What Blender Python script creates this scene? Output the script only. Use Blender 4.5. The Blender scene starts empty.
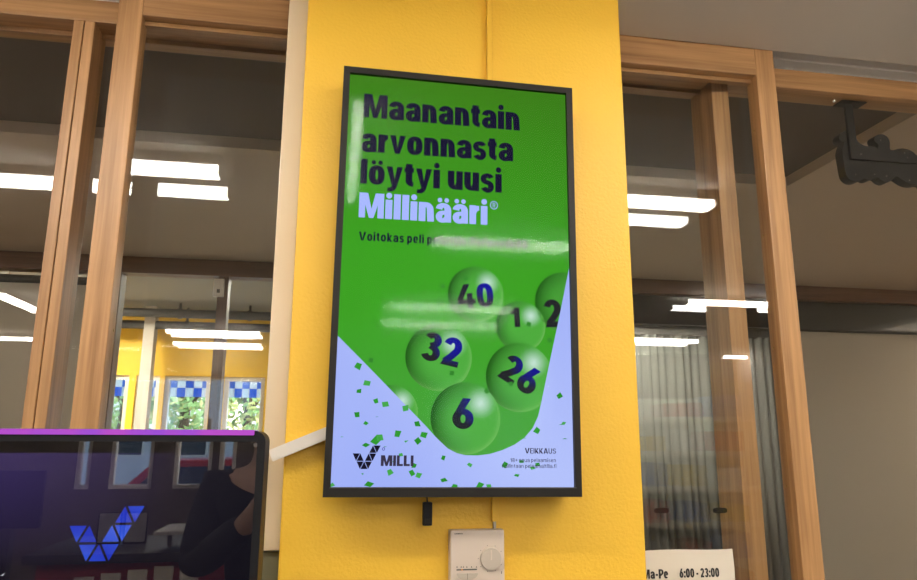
import bpy, bmesh, math, random
from mathutils import Vector, Matrix
random.seed(7)
sc = bpy.context.scene
COL = sc.collection

# ------------------------------------------------------------------ camera, world, exposure
EYE = 1.55
FPX, YAW, PITCH, ROLL = 706.0, math.radians(9.86), math.radians(12.07), math.radians(0.17)
_F = Vector((math.sin(YAW)*math.cos(PITCH), math.cos(YAW)*math.cos(PITCH), math.sin(PITCH)))
_R = Vector((math.cos(YAW), -math.sin(YAW), 0)); _U = _R.cross(_F)
CR = _R*math.cos(ROLL) + _U*math.sin(ROLL); CU = _U*math.cos(ROLL) - _R*math.sin(ROLL)
cd = bpy.data.cameras.new('camera'); cam = bpy.data.objects.new('camera', cd); COL.objects.link(cam)
cd.sensor_fit = 'HORIZONTAL'; cd.sensor_width = 36.0; cd.lens = 36.0*FPX/917.0
cd.clip_start = 0.02; cd.clip_end = 300
cam.matrix_world = Matrix(((CR.x, CU.x, -_F.x, 0), (CR.y, CU.y, -_F.y, 0), (CR.z, CU.z, -_F.z, EYE), (0, 0, 0, 1)))
sc.camera = cam
vs = sc.view_settings
vs.view_transform = 'Standard'; vs.look = 'None'; vs.gamma = 1.0; vs.use_curve_mapping = False
vs.exposure = 1.38
SKY = 0.58
LAMP = 22.0

w = bpy.data.worlds.new('world'); sc.world = w; w.use_nodes = True
wn = w.node_tree.nodes; wn.clear()
sky = wn.new('ShaderNodeTexSky'); sky.sky_type = 'NISHITA'; sky.sun_elevation = math.radians(42); sky.sun_rotation = math.radians(120)
sky.sun_disc = False
bg = wn.new('ShaderNodeBackground'); bg.inputs[1].default_value = SKY
wo = wn.new('ShaderNodeOutputWorld')
w.node_tree.links.new(sky.outputs[0], bg.inputs[0]); w.node_tree.links.new(bg.outputs[0], wo.inputs[0])

def at(u, v, Y):
    d = CR*((u-458.5)/FPX) + CU*((290-v)/FPX) + _F
    return Vector((0, 0, EYE)) + d*(Y/d.y)
def at_z(u, v, z):
    d = CR*((u-458.5)/FPX) + CU*((290-v)/FPX) + _F
    return Vector((0, 0, EYE)) + d*((z-EYE)/d.z)

# ------------------------------------------------------------------ materials
def srgb(r, g, b):
    f = lambda c: (c/255/12.92 if c/255 <= .04045 else ((c/255+.055)/1.055)**2.4)
    return (f(r), f(g), f(b), 1)
def base_mat(name):
    m = bpy.data.materials.new(name); m.use_nodes = True
    n = m.node_tree.nodes; b = n['Principled BSDF']
    return m, n, m.node_tree.links, b
def mat(name, col, rough=.5, metal=0, bump=0, bscale=60, vary=0, spec=None):
    m, n, l, b = base_mat(name)
    b.inputs['Base Color'].default_value = col; b.inputs['Roughness'].default_value = rough; b.inputs['Metallic'].default_value = metal
    if spec is not None: b.inputs['Specular IOR Level'].default_value = spec
    if bump or vary:
        tc = n.new('ShaderNodeTexCoord'); no = n.new('ShaderNodeTexNoise'); no.inputs['Scale'].default_value = bscale; no.inputs['Detail'].default_value = 6
        l.new(tc.outputs['Object'], no.inputs['Vector'])
        if bump:
            bp = n.new('ShaderNodeBump'); bp.inputs['Strength'].default_value = bump; bp.inputs['Distance'].default_value = .004
            l.new(no.outputs['Fac'], bp.inputs['Height']); l.new(bp.outputs[0], b.inputs['Normal'])
        if vary:
            no2 = n.new('ShaderNodeTexNoise'); no2.inputs['Scale'].default_value = 4; l.new(tc.outputs['Object'], no2.inputs['Vector'])
            mx = n.new('ShaderNodeMix'); mx.data_type = 'RGBA'
            mx.inputs['A'].default_value = tuple(c*(1-vary) for c in col[:3])+(1,); mx.inputs['B'].default_value = tuple(min(1, c*(1+vary)) for c in col[:3])+(1,)
            l.new(no2.outputs['Fac'], mx.inputs['Factor']); l.new(mx.outputs['Result'], b.inputs['Base Color'])
    return m
def wood(name, axis, c1, c2, rough=.42):
    m, n, l, b = base_mat(name)
    tc = n.new('ShaderNodeTexCoord'); mp = n.new('ShaderNodeMapping')
    s = [38, 38, 38]; s[axis] = 1.6; mp.inputs['Scale'].default_value = s
    no = n.new('ShaderNodeTexNoise'); no.inputs['Scale'].default_value = 1.0; no.inputs['Detail'].default_value = 5; no.inputs['Roughness'].default_value = .6; no.inputs['Distortion'].default_value = .5
    mp2 = n.new('ShaderNodeMapping'); s2 = [170, 170, 170]; s2[axis] = 5; mp2.inputs['Scale'].default_value = s2
    no2 = n.new('ShaderNodeTexNoise'); no2.inputs['Scale'].default_value = 1.0; no2.inputs['Detail'].default_value = 3
    l.new(tc.outputs['Object'], mp.inputs[0]); l.new(mp.outputs[0], no.inputs['Vector'])
    l.new(tc.outputs['Object'], mp2.inputs[0]); l.new(mp2.outputs[0], no2.inputs['Vector'])
    ad = n.new('ShaderNodeMath'); ad.operation = 'MULTIPLY_ADD'; ad.inputs[1].default_value = .45; l.new(no2.outputs['Fac'], ad.inputs[0]); l.new(no.outputs['Fac'], ad.inputs[2])
    rp = n.new('ShaderNodeValToRGB'); rp.color_ramp.elements[0].position = .5; rp.color_ramp.elements[0].color = c1
    rp.color_ramp.elements[1].position = .95; rp.color_ramp.elements[1].color = c2
    l.new(ad.outputs[0], rp.inputs[0]); l.new(rp.outputs[0], b.inputs['Base Color'])
    bp = n.new('ShaderNodeBump'); bp.inputs['Strength'].default_value = .12; bp.inputs['Distance'].default_value = .002
    l.new(no2.outputs['Fac'], bp.inputs['Height']); l.new(bp.outputs[0], b.inputs['Normal'])
    b.inputs['Roughness'].default_value = rough
    return m
def glass(name, ior=1.5, tint=(.96, .97, .96, 1), rough=0.0):
    m, n, l, b = base_mat(name); n.remove(b)
    tr = n.new('ShaderNodeBsdfTransparent'); tr.inputs[0].default_value = tint
    gl = n.new('ShaderNodeBsdfGlossy'); gl.inputs['Roughness'].default_value = rough
    fr = n.new('ShaderNodeFresnel'); 
    ge = n.new('ShaderNodeNewGeometry'); ma = n.new('ShaderNodeMath'); ma.operation = 'MULTIPLY_ADD'; ma.inputs[1].default_value = -2; ma.inputs[2].default_value = 1
    pw_ = n.new('ShaderNodeMath'); pw_.operation = 'POWER'; pw_.inputs[0].default_value = ior   # same reflectance on both faces of a thin pane
    l.new(ge.outputs['Backfacing'], ma.inputs[0]); l.new(ma.outputs[0], pw_.inputs[1]); l.new(pw_.outputs[0], fr.inputs[0])
    mx = n.new('ShaderNodeMixShader'); l.new(fr.outputs[0], mx.inputs[0]); l.new(tr.outputs[0], mx.inputs[1]); l.new(gl.outputs[0], mx.inputs[2])
    l.new(mx.outputs[0], n['Material Output'].inputs['Surface'])
    return m
def cloth(name, col):
    m, n, l, b = base_mat(name); b.inputs['Base Color'].default_value = col; b.inputs['Roughness'].default_value = .9
    t = n.new('ShaderNodeBsdfTranslucent'); t.inputs[0].default_value = col; mx = n.new('ShaderNodeMixShader'); mx.inputs[0].default_value = .8
    l.new(b.outputs[0], mx.inputs[1]); l.new(t.outputs[0], mx.inputs[2]); l.new(mx.outputs[0], n['Material Output'].inputs['Surface']); return m
def emit(name, col, strength):
    m, n, l, b = base_mat(name); n.remove(b)
    e = n.new('ShaderNodeEmission'); e.inputs[0].default_value = col; e.inputs[1].default_value = strength
    l.new(e.outputs[0], n['Material Output'].inputs['Surface']); return m
def picture_mat(name, strength):
    m, n, l, b = base_mat(name); n.remove(b)
    a = n.new('ShaderNodeVertexColor'); a.layer_name = 'picture'
    e = n.new('ShaderNodeEmission'); e.inputs[1].default_value = strength
    l.new(a.outputs[0], e.inputs[0]); l.new(e.outputs[0], n['Material Output'].inputs['Surface']); return m

OAK1, OAK2 = (.27, .130, .046, 1), (.50, .27, .110, 1)
M = dict(
    wood_v=wood('oak_upright', 2, OAK1, OAK2), wood_h=wood('oak_level', 0, OAK1, OAK2), wood_y=wood('oak_deep', 1, OAK1, OAK2),
    brown_v=wood('brown_timber_upright', 2, (.10, .045, .02, 1), (.19, .09, .04, 1)), brown_h=wood('brown_timber_level', 0, (.10, .045, .02, 1), (.19, .09, .04, 1)),
    yellow=mat('yellow_plaster', (.84, .495, .036, 1), .48, bump=.3, bscale=150, vary=.04),
    yellow_far=mat('yellow_fascia', (.85, .50, .02, 1), .55),
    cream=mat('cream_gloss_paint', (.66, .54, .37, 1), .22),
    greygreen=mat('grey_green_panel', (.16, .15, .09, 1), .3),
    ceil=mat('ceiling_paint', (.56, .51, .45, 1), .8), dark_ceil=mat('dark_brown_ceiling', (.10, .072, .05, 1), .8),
    soffit=mat('beige_soffit', (.46, .36, .265, 1), .7),
    wall=mat('white_wall', (.70, .66, .60, 1), .7), floor=mat('grey_vinyl_floor', (.30, .28, .26, 1), .4, vary=.08),
    track=mat('pale_grey_metal', (.85, .82, .78, 1), .4),
    glass=glass('door_glass', 1.46), glass2=glass('plain_glass', 1.45), rear_glass=glass('rear_glass', 1.12), screen_glass=glass('screen_glass', 1.15, (1, 1, 1, 1), .065),
    kiosk_glass=glass('kiosk_glass', 1.68, (1, 1, 1, 1), .0),
    black=mat('black_plastic', (.008, .008, .010, 1), .5, spec=.2), bezel=mat('dark_bezel', (.014, .012, .010, 1), .5, spec=.25), gunmetal=mat('gunmetal', (.05, .045, .04, 1), .45, .3),
    white=mat('white_plastic', (.72, .66, .58, 1), .4), grey=mat('grey_plastic', (.38, .35, .31, 1), .5), ink=mat('black_ink', (.02, .018, .018, 1), .6),
    darkgrey=mat('dark_grey_marks', (.12, .11, .10, 1), .6), orange=mat('orange_mark', (.8, .3, .03, 1), .5),
    thermo=mat('beige_plastic', (.62, .52, .43, 1), .45), dial=mat('pale_dial', (.50, .43, .35, 1), .45), paper=mat('paper', (.74, .67, .56, 1), .8),
    lamp=emit('lamp_diffuser', (1, .94, .85, 1), LAMP), lampbody=mat('white_lamp_metal', (.75, .73, .70, 1), .4),
    sign=mat('charcoal_sign_metal', (.020, .017, .015, 1), .6, spec=.3), sign_side=mat('black_sign_edge', (.008, .007, .006, 1), .6), steel=mat('screw_steel', (.75, .73, .7, 1), .25, 1), brass=mat('brass_screw', (.45, .30, .13, 1), .35, 1),
    blind=mat('beige_blind', (.58, .50, .42, 1), .85), hallceil=mat('grey_hall_ceiling', (.27, .26, .24, 1), .85), curtain=mat('grey_curtain', (.17, .165, .15, 1), .85),
    duct=mat('dark_duct', (.055, .05, .045, 1), .5), check_b=cloth('blue_cloth', (.12, .32, .75, 1)), check_w=cloth('white_cloth', (.88, .88, .84, 1)),
    backwall=mat('brown_back_wall', (.13, .10, .085, 1), .7),
    asphalt=mat('asphalt', (.30, .30, .30, 1), .9), facade=mat('grey_render', (.62, .62, .62, 1), .85), leaf=mat('leaf_green', (.22, .36, .12, 1), .6), leaf2=mat('leaf_yellow', (.46, .47, .16, 1), .6), bark=mat('bark', (.09, .06, .04, 1), .9),
    red=mat('red_laminate', (.28, .03, .035, 1), .4), redp=mat('red_paint', (.55, .05, .04, 1), .3), window_dark=mat('facade_window', (.05, .06, .07, 1), .1),
    skin=mat('skin', (.55, .33, .24, 1), .5), jacket=mat('dark_jacket', (.03, .03, .034, 1), .9), jeans=mat('dark_trousers', (.03, .035, .06, 1), .9), hair=mat('brown_hair', (.06, .035, .02, 1), .7),
)

# ------------------------------------------------------------------ helpers
def tag(o, label=None, cat=None, group=None, kind=None):
    if label: o['label'] = label
    if cat: o['category'] = cat
    if group: o['group'] = group
    if kind: o['kind'] = kind
    return o
ORG = {}
def thing(name, loc, label, cat, group=None, kind=None):
    o = bpy.data.objects.new(name, None); COL.objects.link(o); o.location = loc; o.empty_display_size = .05
    ORG[o.name] = Vector(loc); return tag(o, label, cat, group, kind)
def obj(name, bm, m, parent=None, smooth=False, recalc=True):
    if recalc: bmesh.ops.recalc_face_normals(bm, faces=bm.faces)
    me = bpy.data.meshes.new(name)
    if parent is not None: org = ORG[parent.name]
    else:
        xs = [v.co for v in bm.verts]; org = Vector((sum(c.x for c in xs)/len(xs), sum(c.y for c in xs)/len(xs), min(c.z for c in xs)))
    bmesh.ops.translate(bm, verts=bm.verts, vec=-org)
    bm.to_mesh(me); bm.free()
    for mm in (m if isinstance(m, (list, tuple)) else [m]): me.materials.append(mm)
    if smooth:
        for p in me.polygons: p.use_smooth = True
    o = bpy.data.objects.new(name, me); COL.objects.link(o)
    if parent is not None: o.parent = parent; ORG[o.name] = org
    else: o.location = org; ORG[o.name] = org
    return o
def box(bm, x0, x1, y0, y1, z0, z1, bev=0, mi=0):
    vs_ = [bm.verts.new((x, y, z)) for x in (x0, x1) for y in (y0, y1) for z in (z0, z1)]
    fs = [(0, 1, 3, 2), (4, 6, 7, 5), (0, 4, 5, 1), (2, 3, 7, 6), (0, 2, 6, 4), (1, 5, 7, 3)]
    nf = [bm.faces.new([vs_[i] for i in f]) for f in fs]
    for f in nf: f.material_index = mi
    if bev:
        es = list({e for f in nf for e in f.edges})
        bmesh.ops.bevel(bm, geom=es, offset=bev, segments=2, profile=.6, affect='EDGES')
    return bm
def bx(*a, **k):
    return box(bmesh.new(), *a, **k)
def cyl(bm, p, q, r, r2=None, n=16, mi=0):
    p, q = Vector(p), Vector(q); d = (q-p).normalized(); r2 = r if r2 is None else r2
    a = d.orthogonal().normalized(); b = d.cross(a)
    A = [bm.verts.new(p+(a*math.cos(t)+b*math.sin(t))*r) for t in [2*math.pi*i/n for i in range(n)]]
    B = [bm.verts.new(q+(a*math.cos(t)+b*math.sin(t))*r2) for t in [2*math.pi*i/n for i in range(n)]]
    fs = [bm.faces.new((A[i], A[(i+1) % n], B[(i+1) % n], B[i])) for i in range(n)]+[bm.faces.new(A[::-1]), bm.faces.new(B)]
    for f in fs: f.material_index = mi
    return bm
def tube(bm, pts, r, n=10):
    for a, b in zip(pts[:-1], pts[1:]): cyl(bm, a, b, r, n=n)
    return bm
def ball(bm, c, r, sx=1, sy=1, sz=1, u=16, v=10):
    g = bmesh.ops.create_uvsphere(bm, u_segments=u, v_segments=v, radius=r)
    for x in g['verts']: x.co = Vector((x.co.x*sx, x.co.y*sy, x.co.z*sz))+Vector(c)
    return bm
def prism(bm, pts, y0, y1, mi=0, ms=None):
    """outline in x,z pushed from y0 to y1"""
    A = [bm.verts.new((x, y0, z)) for x, z in pts]; B = [bm.verts.new((x, y1, z)) for x, z in pts]; n = len(pts)
    f = bm.faces.new(A); f.material_index = mi; f = bm.faces.new(B[::-1]); f.material_index = mi
    for i in range(n):
        f = bm.faces.new((A[i], B[i], B[(i+1) % n], A[(i+1) % n])); f.material_index = mi if ms is None else ms
    return bm

# ------------------------------------------------------------------ lettering: heavy grotesque drawn as pen strokes
def arc(cx, cy, rx, ry, a0, a1, n=14, e=2.0):
    o = []
    for i in range(n+1):
        t = math.radians(a0+(a1-a0)*i/n); c, s = math.cos(t), math.sin(t)
        o.append((cx+rx*math.copysign(abs(c)**(2/e), c), cy+ry*math.copysign(abs(s)**(2/e), s)))
    return o
def ribbon(pts, wx, wy):
    L, R = [], []
    n = len(pts)
    closed = abs(pts[0][0]-pts[-1][0])+abs(pts[0][1]-pts[-1][1]) < 1e-6
    for i in range(n):
        a = pts[i-1] if i > 0 else (pts[-2] if closed else pts[0]); b = pts[i+1] if i < n-1 else (pts[1] if closed else pts[-1])
        tx, ty = b[0]-a[0], b[1]-a[1]; d = math.hypot(tx, ty) or 1; nx, ny = -ty/d, tx/d
        L.append((pts[i][0]+nx*wx/2, pts[i][1]+ny*wy/2)); R.append((pts[i][0]-nx*wx/2, pts[i][1]-ny*wy/2))
    return [[L[i], L[i+1], R[i+1], R[i]] for i in range(n-1)]
def dot(cx, cy, r): return [arc(cx, cy, r, r, 0, 340, 17)]
def rect(x0, y0, x1, y1): return [[(x0, y0), (x1, y0), (x1, y1), (x0, y1)]]
def glyph(ch, W=.235, H=.165):
    h = W/2; k = H/2; X = .775; P = []; rb = lambda p: ribbon(p, W, H)
    if ch in 'oö':
        P += rb(arc(.33, X/2, .33-h, X/2-k+.01, 0, 360, 28, 2.4)); w_ = .66
        if ch == 'ö': P += dot(.19, .90, .095)+dot(.47, .90, .095)
    elif ch in 'nmh':
        P += rect(0, 0, W, 1.0 if ch == 'h' else X); P += rb(arc(.30, .42, .315-h, X-k-.42, 170, 0, 12, 2.3)+[(.64-h, 0)]); w_ = .64
        if ch == 'm': P += rb(arc(.68, .42, .315-h, X-k-.42, 170, 0, 12, 2.3)+[(.995-h, 0)]); w_ = .995
    elif ch == 'u':
        P += rect(.64-W, 0, .64, X); P += rb([(h, X)]+arc(.315, .32, .315-h, .32-k, 180, 350, 12, 2.3)); w_ = .64
    elif ch == 'r':
        P += rect(0, 0, W, X)+rb(arc(.40, .38, .40-h, X-k-.38-.01, 165, 88, 8, 2.0)); w_ = .42
    elif ch in 'aä':
        P += rb(arc(.32, .48, .325-h, X-k-.48+.01, 168, 0, 14, 2.3)+[(.645-h, 0)])
        P += ribbon([(.625-h, .40)]+arc(.30, .225, .30-h, .225-k+.035, 90, 285, 16, 2.1)+[(.625-h, .18)], W*.97, H*.86); w_ = .645
        if ch == 'ä': P += dot(.17, .90, .095)+dot(.45, .90, .095)
    elif ch == 't':
        P += rb([(.20, .93)]+arc(.20+.20, .24, .20, .24-k, 180, 268, 8, 2.2)); P += rect(0, X-H, .40, X); w_ = .42
    elif ch == 'i': P += rect(0, 0, W, X)+dot(h, .945, .12); w_ = W
    elif ch == 'l': P += rect(0, 0, W, 1.02); w_ = W
    elif ch == 'v': P += [[(0, X), (.25, X), (.335, .27), (.23, 0)], [(.335, .27), (.42, X), (.67, X), (.44, 0)], [(.23, 0), (.335, .27), (.44, 0)]]; w_ = .67
    elif ch == 'y':
        P += [[(0, X), (.25, X), (.345, .26), (.23, .02)], [(.345, .26), (.44, X), (.68, X), (.44, -.06), (.25, .02)], [(.23, .02), (.345, .26), (.30, .0)]]
        P += [[(.26, .04), (.44, -.06), (.37, -.18), (.25, -.245), (.06, -.245), (.06, -.085), (.17, -.085), (.22, -.05)]]; w_ = .68
    elif ch in 's':
        P += ribbon(arc(.30, .535, .30-h*.9, .155-.01, 20, 90, 6)+arc(.30, .535, .30-h*.9, .145, 95, 262, 12)[1:]+arc(.29, .215, .29-h*.9, .17, 75, -90, 12)+arc(.29, .215, .29-h*.9, .17-.025, -95, -160, 6), W*.9, H*.95); w_ = .58
    elif ch == 'e':
        P += rb(arc(.32, X/2, .32-h, X/2-k+.01, -42, -360, 24, 2.3))+rect(h, .31, .64-h*.6, .43); w_ = .64
    elif ch in 'pd':
        w_ = .64; P += rb(arc(.32, X/2, .32-h, X/2-k+.01, 0, 360, 28, 2.3))
        P += rect(0, -.24, W, X) if ch == 'p' else rect(.64-W, 0, .64, 1.02)
    elif ch == 'k': P += rect(0, 0, W, 1.02)+[[(W*.8, .30), (.37, X), (.64, X), (.38, .38), (.66, 0), (.39, 0)]]; w_ = .65
    elif ch == 'M':
        P += rect(0, 0, .25, 1)+rect(.75, 0, 1.0, 1)+[[(.1, 1), (.345, 1), (.59, 0), (.41, 0)], [(.655, 1), (.9, 1), (.59, 0), (.41, 0)]]; w_ = 1.0
    elif ch == 'V': P += [[(0, 1), (.26, 1), (.45, .25), (.32, 0)], [(.48, .25), (.66, 1), (.92, 1), (.60, 0), (.32, 0)]]; w_ = .92
    elif ch == 'P': P += rect(0, 0, W, 1)+rb([(h, 1-k), (.32, 1-k)]+arc(.36, .68, .30-h*.6, .32-k, 85, -85, 10, 2.2)+[(.32, .36+k*.0), (h, .36)]); w_ = .66
    elif ch == 'I': P += rect(0, 0, W, 1); w_ = W
    elif ch == 'L': P += rect(0, 0, W, 1)+rect(0, 0, .54, H*1.15); w_ = .54
    elif ch == 'E': P += rect(0, 0, W, 1)+rect(0, 0, .58, H)+rect(0, .42, .53, .42+H)+rect(0, 1-H, .58, 1); w_ = .58
    elif ch == 'K': P += rect(0, 0, W, 1)+[[(W*.8, .36), (.44, 1), (.73, 1), (.41, .54), (.75, 0), (.46, 0)]]; w_ = .75
    elif ch == 'A': P += [[(0, 0), (.25, 0), (.44, .78), (.30, 1)], [(.44, .78), (.62, 0), (.88, 0), (.58, 1), (.30, 1)]]+rect(.2, .2, .68, .2+H); w_ = .88
    elif ch == 'U': P += rb([(h, 1)]+arc(.35, .34, .35-h, .34-k, 180, 360, 16, 2.3)+[(.70-h, 1)]); w_ = .70
    elif ch == 'S':
        P += rb(arc(.35, .72, .35-h, .20, 15, 95, 6)+arc(.35, .72, .35-h, .195, 100, 262, 12)+arc(.35, .29, .35-h, .21, 80, -90, 12)+arc(.35, .29, .35-h, .205, -95, -165, 6)); w_ = .70
    elif ch == '0': P += rb(arc(.35, .5, .35-h, .5-k, 0, 360, 32, 2.5)); w_ = .70
    elif ch == '1': P += rect(.19, 0, .19+W*1.1, 1)+[[(0, .66), (0, .86), (.2, .86), (.28, 1), (.40, 1), (.3, .66)]]; w_ = .19+W*1.1
    elif ch == '2': P += rb(arc(.34, .67, .34-h, .33-k, 165, -28, 16, 2.1)+[(.36, .34), (.16, .13)])+[[(.02, 0), (.66, 0), (.66, .2), (.12, .2)], [(.02, 0), (.12, .24), (.2, .18)]]; w_ = .68
    elif ch == '3': P += rb(arc(.33, .73, .32-h, .27-k, 160, -75, 14, 2.1)+[(.28, .525)])+rb([(.28, .525)]+arc(.34, .29, .34-h, .29-k, 72, -160, 16, 2.1)); w_ = .68
    elif ch == '4': P += [[(.30, 1), (.56, 1), (.24, .38), (0, .38), (0, .40)], [(0, .18), (.76, .18), (.76, .38), (0, .38)], [(.40, 0), (.64, 0), (.64, .62), (.40, .62)]]; w_ = .76
    elif ch == '6': P += rb(arc(.35, .33, .35-h, .33-k, 0, 360, 28, 2.1))+[[(.02, .42), (.30, 1), (.58, 1), (.30, .48), (.1, .30)]]; w_ = .70
    elif ch == '8': P += rb(arc(.35, .27, .35-h, .27-k, 0, 360, 24))+rb(arc(.35, .74, .31-h, .26-k, 0, 360, 24)); w_ = .70
    elif ch == '-': P += rect(.03, .30, .37, .30+H*1.1); w_ = .40
    elif ch == ':': P += rect(0, .02, W, .24)+rect(0, .50, W, .72); w_ = W
    elif ch == '+': P += rect(0, .42, .6, .58)+rect(.22, .2, .38, .8); w_ = .6
    elif ch == '.': P += rect(0, 0, W, .22); w_ = W
    elif ch == 'f': P += rb([(.20, 0), (.20, .7)]+arc(.40, .74, .20, .28-k, 180, 92, 6))+rect(0, X-H, .40, X); w_ = .42
    else: w_ = .30
    return P, w_
def text_polys(s, gap=.06, W=.265, H=.185):
    """polygons of a line of text (cap height 1) and its total width"""
    out, x = [], 0
    for ch in s:
        if ch == ' ': x += .27; continue
        P, w_ = glyph(ch, W, H)
        out += [[(px+x, py) for px, py in q] for q in P]; x += w_+gap
    return out, x-gap
def orient(q):
    a = sum(q[i][0]*q[(i+1) % len(q)][1]-q[(i+1) % len(q)][0]*q[i][1] for i in range(len(q)))
    return q if a > 0 else q[::-1]

# ------------------------------------------------------------------ the room
CZ = EYE+.992        # ceiling height
ob = obj('floor', bx(-5, 6.2, -4.6, 9.2, -.1, 0), M['floor']); tag(ob, 'grey vinyl shop floor', 'floor', kind='structure')
ob = obj('ceiling', bx(-4.1, 4.6, -4.6, 1.496, CZ, CZ+.1), M['ceil']); tag(ob, 'flat grey beige shop ceiling above the door leaves', 'ceiling', kind='structure')
for nm, a, lb in (('wall_left', (-4.2, -4.1, -4.6, 1.7, 0, CZ+.1), 'white shop wall on the left'), ('wall_right', (4.6, 4.7, -4.6, 1.7, 0, CZ+.1), 'white shop wall on the right')):
    tag(obj(nm, bx(*a), M['wall']), lb, 'wall', kind='structure')
VXR = 5.3
XL, XR = -2.3, 3.1   # the glazed front
b = bmesh.new(); box(b, -4.1, XL, 1.58, 1.68, 0, CZ+.1); tag(obj('wall_front', b, M['wall']), 'white wall left of the glazed shop front', 'wall', kind='structure')
b = bmesh.new(); box(b, XR, 4.6, 1.58, 1.68, 0, CZ+.1); box(b, 4.6, VXR+.1, 1.58, 1.68, 0, CZ+.1); tag(obj('wall_front.001', b, M['wall']), 'white wall right of the glazed shop front', 'wall', kind='structure')

# pillar
PX0, PX1 = -.0855, .602
b = bx(PX0, PX1, 1.35, 1.47, 0, CZ-.002, bev=.004)
tag(obj('wall_pillar', b, M['yellow']), 'yellow plastered pillar behind the tall screen', 'pillar', kind='structure')
p0 = at(286, 0, 1.41); p1 = at(262, 550, 1.41); cpx = (p0.x+p1.x)/2; cz0 = p1.z
tag(obj('trim_1', bx(cpx, PX0-.001, 1.40, 1.47, cz0, CZ-.002, bev=.002), M['cream']), 'glossy cream board beside the left edge of the yellow pillar', 'trim', kind='structure')
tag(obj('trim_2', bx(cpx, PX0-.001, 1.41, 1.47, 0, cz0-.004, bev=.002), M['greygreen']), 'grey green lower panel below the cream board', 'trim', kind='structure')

# fixed glazed frame with head, posts and panes
HB0, HB1 = at(845, 93.3, 1.58).z, at(845, 75, 1.58).z
HL = at(40, 12.5, 1.58).z
win = thing('window_1', (0.4, 1.63, 0), 'fixed oak glazed frame behind the two sliding leaves', 'window', kind='structure')
A1S = -.002
a1l = A1S+(at(77, 15, 1.58).x+at(20, 428, 1.58).x)/2; a1r = -.005+(at(101, 15, 1.58).x+at(45, 428, 1.58).x)/2; a1m = -.003+(at(88, 15, 1.58).x+at(33, 428, 1.58).x)/2
obj('post', bx(a1l, a1m-.0012, 1.58, 1.662, 0, HB0, bev=.002), M['wood_v'], win)
obj('post', bx(a1m+.0012, a1r, 1.58, 1.662, 0, HB0, bev=.002), M['wood_v'], win)
rl = (at(711, 80, 1.58).x+at(749, 580, 1.58).x)/2; rr = rl+.0485
obj('post', bx(rl, rr, 1.58, 1.69, 0, HB0, bev=.002), M['wood_v'], win)
obj('head', bx(XL, rr, 1.58, 1.69, HB0, HB1, bev=.003), M['wood_h'], win); obj('head', bx(rr, XR, 1.58, 1.656, HB0, HB1, bev=.003), M['wood_h'], win)
for x in (XL, .27, 1.95, XR-.06): obj('post', bx(x, x+.06, 1.58, 1.69, 0, HB0, bev=.002), M['wood_v'], win)
xs = [(XL+.06, a1l), (a1r, .27), (.33, rl), (rr, 1.95), (2.01, XR-.06)]
for x0, x1 in xs:
    yp = 1.600 if x0 >= rr else 1.632
    obj('pane', bx(x0, x1, yp, yp+.006, .0, HB0), M['glass'], win)
obj('bead', bx(XL, rr, 1.64, 1.632, HB0-.012, HB0, bev=.001), M['wood_h'], win)
trk = thing('trim_3', (.4, 1.6, HB1), 'pale metal sliding track between the ceiling and the oak head', 'track', kind='structure')
obj('track_plate', bx(XL, XR, 1.586, 1.69, HB1, CZ+.1), M['track'], trk)
obj('track_lip', bx(XL, XR, 1.582, 1.60, HB1, HB1+.010, bev=.002), M['track'], trk)
obj('track_cap', bx(XL, XR, 1.496, 1.60, CZ+.085, CZ+.1), M['track'], trk)
obj('track_lip', bx(XL, XR, 1.579, 1.60, HB1+.03, HB1+.036, bev=.002), M['track'], trk)

# sliding leaves in front
def leaf(nm, sx0, sx1, far, label):
    """stile between sx0 and sx1, leaf running to x = far behind the pillar"""
    r = thing(nm, ((sx0+far)/2, 1.52, 0), label, 'sliding door', kind='structure')
    zt = CZ+.02; rail = at(690, 68.5, 1.5).z
    obj('stile', bx(sx0, sx1, 1.50, 1.545, .01, zt, bev=.0025), M['wood_v'], r)
    o2 = far-.06 if far > sx0 else far; obj('stile', bx(o2, o2+.06, 1.50, 1.545, .01, zt, bev=.0025), M['wood_v'], r)
    a, c = (sx1, far-.06) if far > sx0 else (far+.06, sx0)
    obj('top_rail', bx(a, c, 1.50, 1.545, rail, zt, bev=.002), M['wood_h'], r)
    obj('bottom_rail', bx(a, c, 1.50, 1.545, .01, .12, bev=.002), M['wood_h'], r)
    obj('glass_pane', bx(a, c, 1.519, 1.525, .12, rail), M['glass'], r)
    b_ = bmesh.new()
    box(b_, a, c, 1.525, 1.541, rail-.010, rail); obj('glazing_bead', b_, M['wood_h'], r)
    ex, ny = (sx1, 1) if far > sx0 else (sx0, -1)
    for z in (EYE-.1, EYE+.22, EYE+.5, EYE+.78):
        obj('screw', cyl(bmesh.new(), (ex-ny*.001, 1.533, z), (ex+ny*.002, 1.533, z), .0035, n=10), M['brass'], r)
    return r
e0 = (at(122, 0, 1.5).x+at(66, 428, 1.5).x)/2; e1 = (at(144.5, 0, 1.5).x+at(97, 428, 1.5).x)/2
d1 = leaf('door_1', e0, e1, .255, 'oak sliding leaf left of the yellow pillar, overlapping the fixed frame')
f0 = (at(756.6, 74, 1.5).x+at(788.5, 420, 1.5).x)/2; f1 = (at(772.5, 53, 1.5).x+at(809, 420, 1.5).x+at(826.3, 580, 1.5).x)/3
d2 = leaf('door_2', f0, f1, .265, 'oak sliding leaf right of the yellow pillar, with the hours notice')

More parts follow.
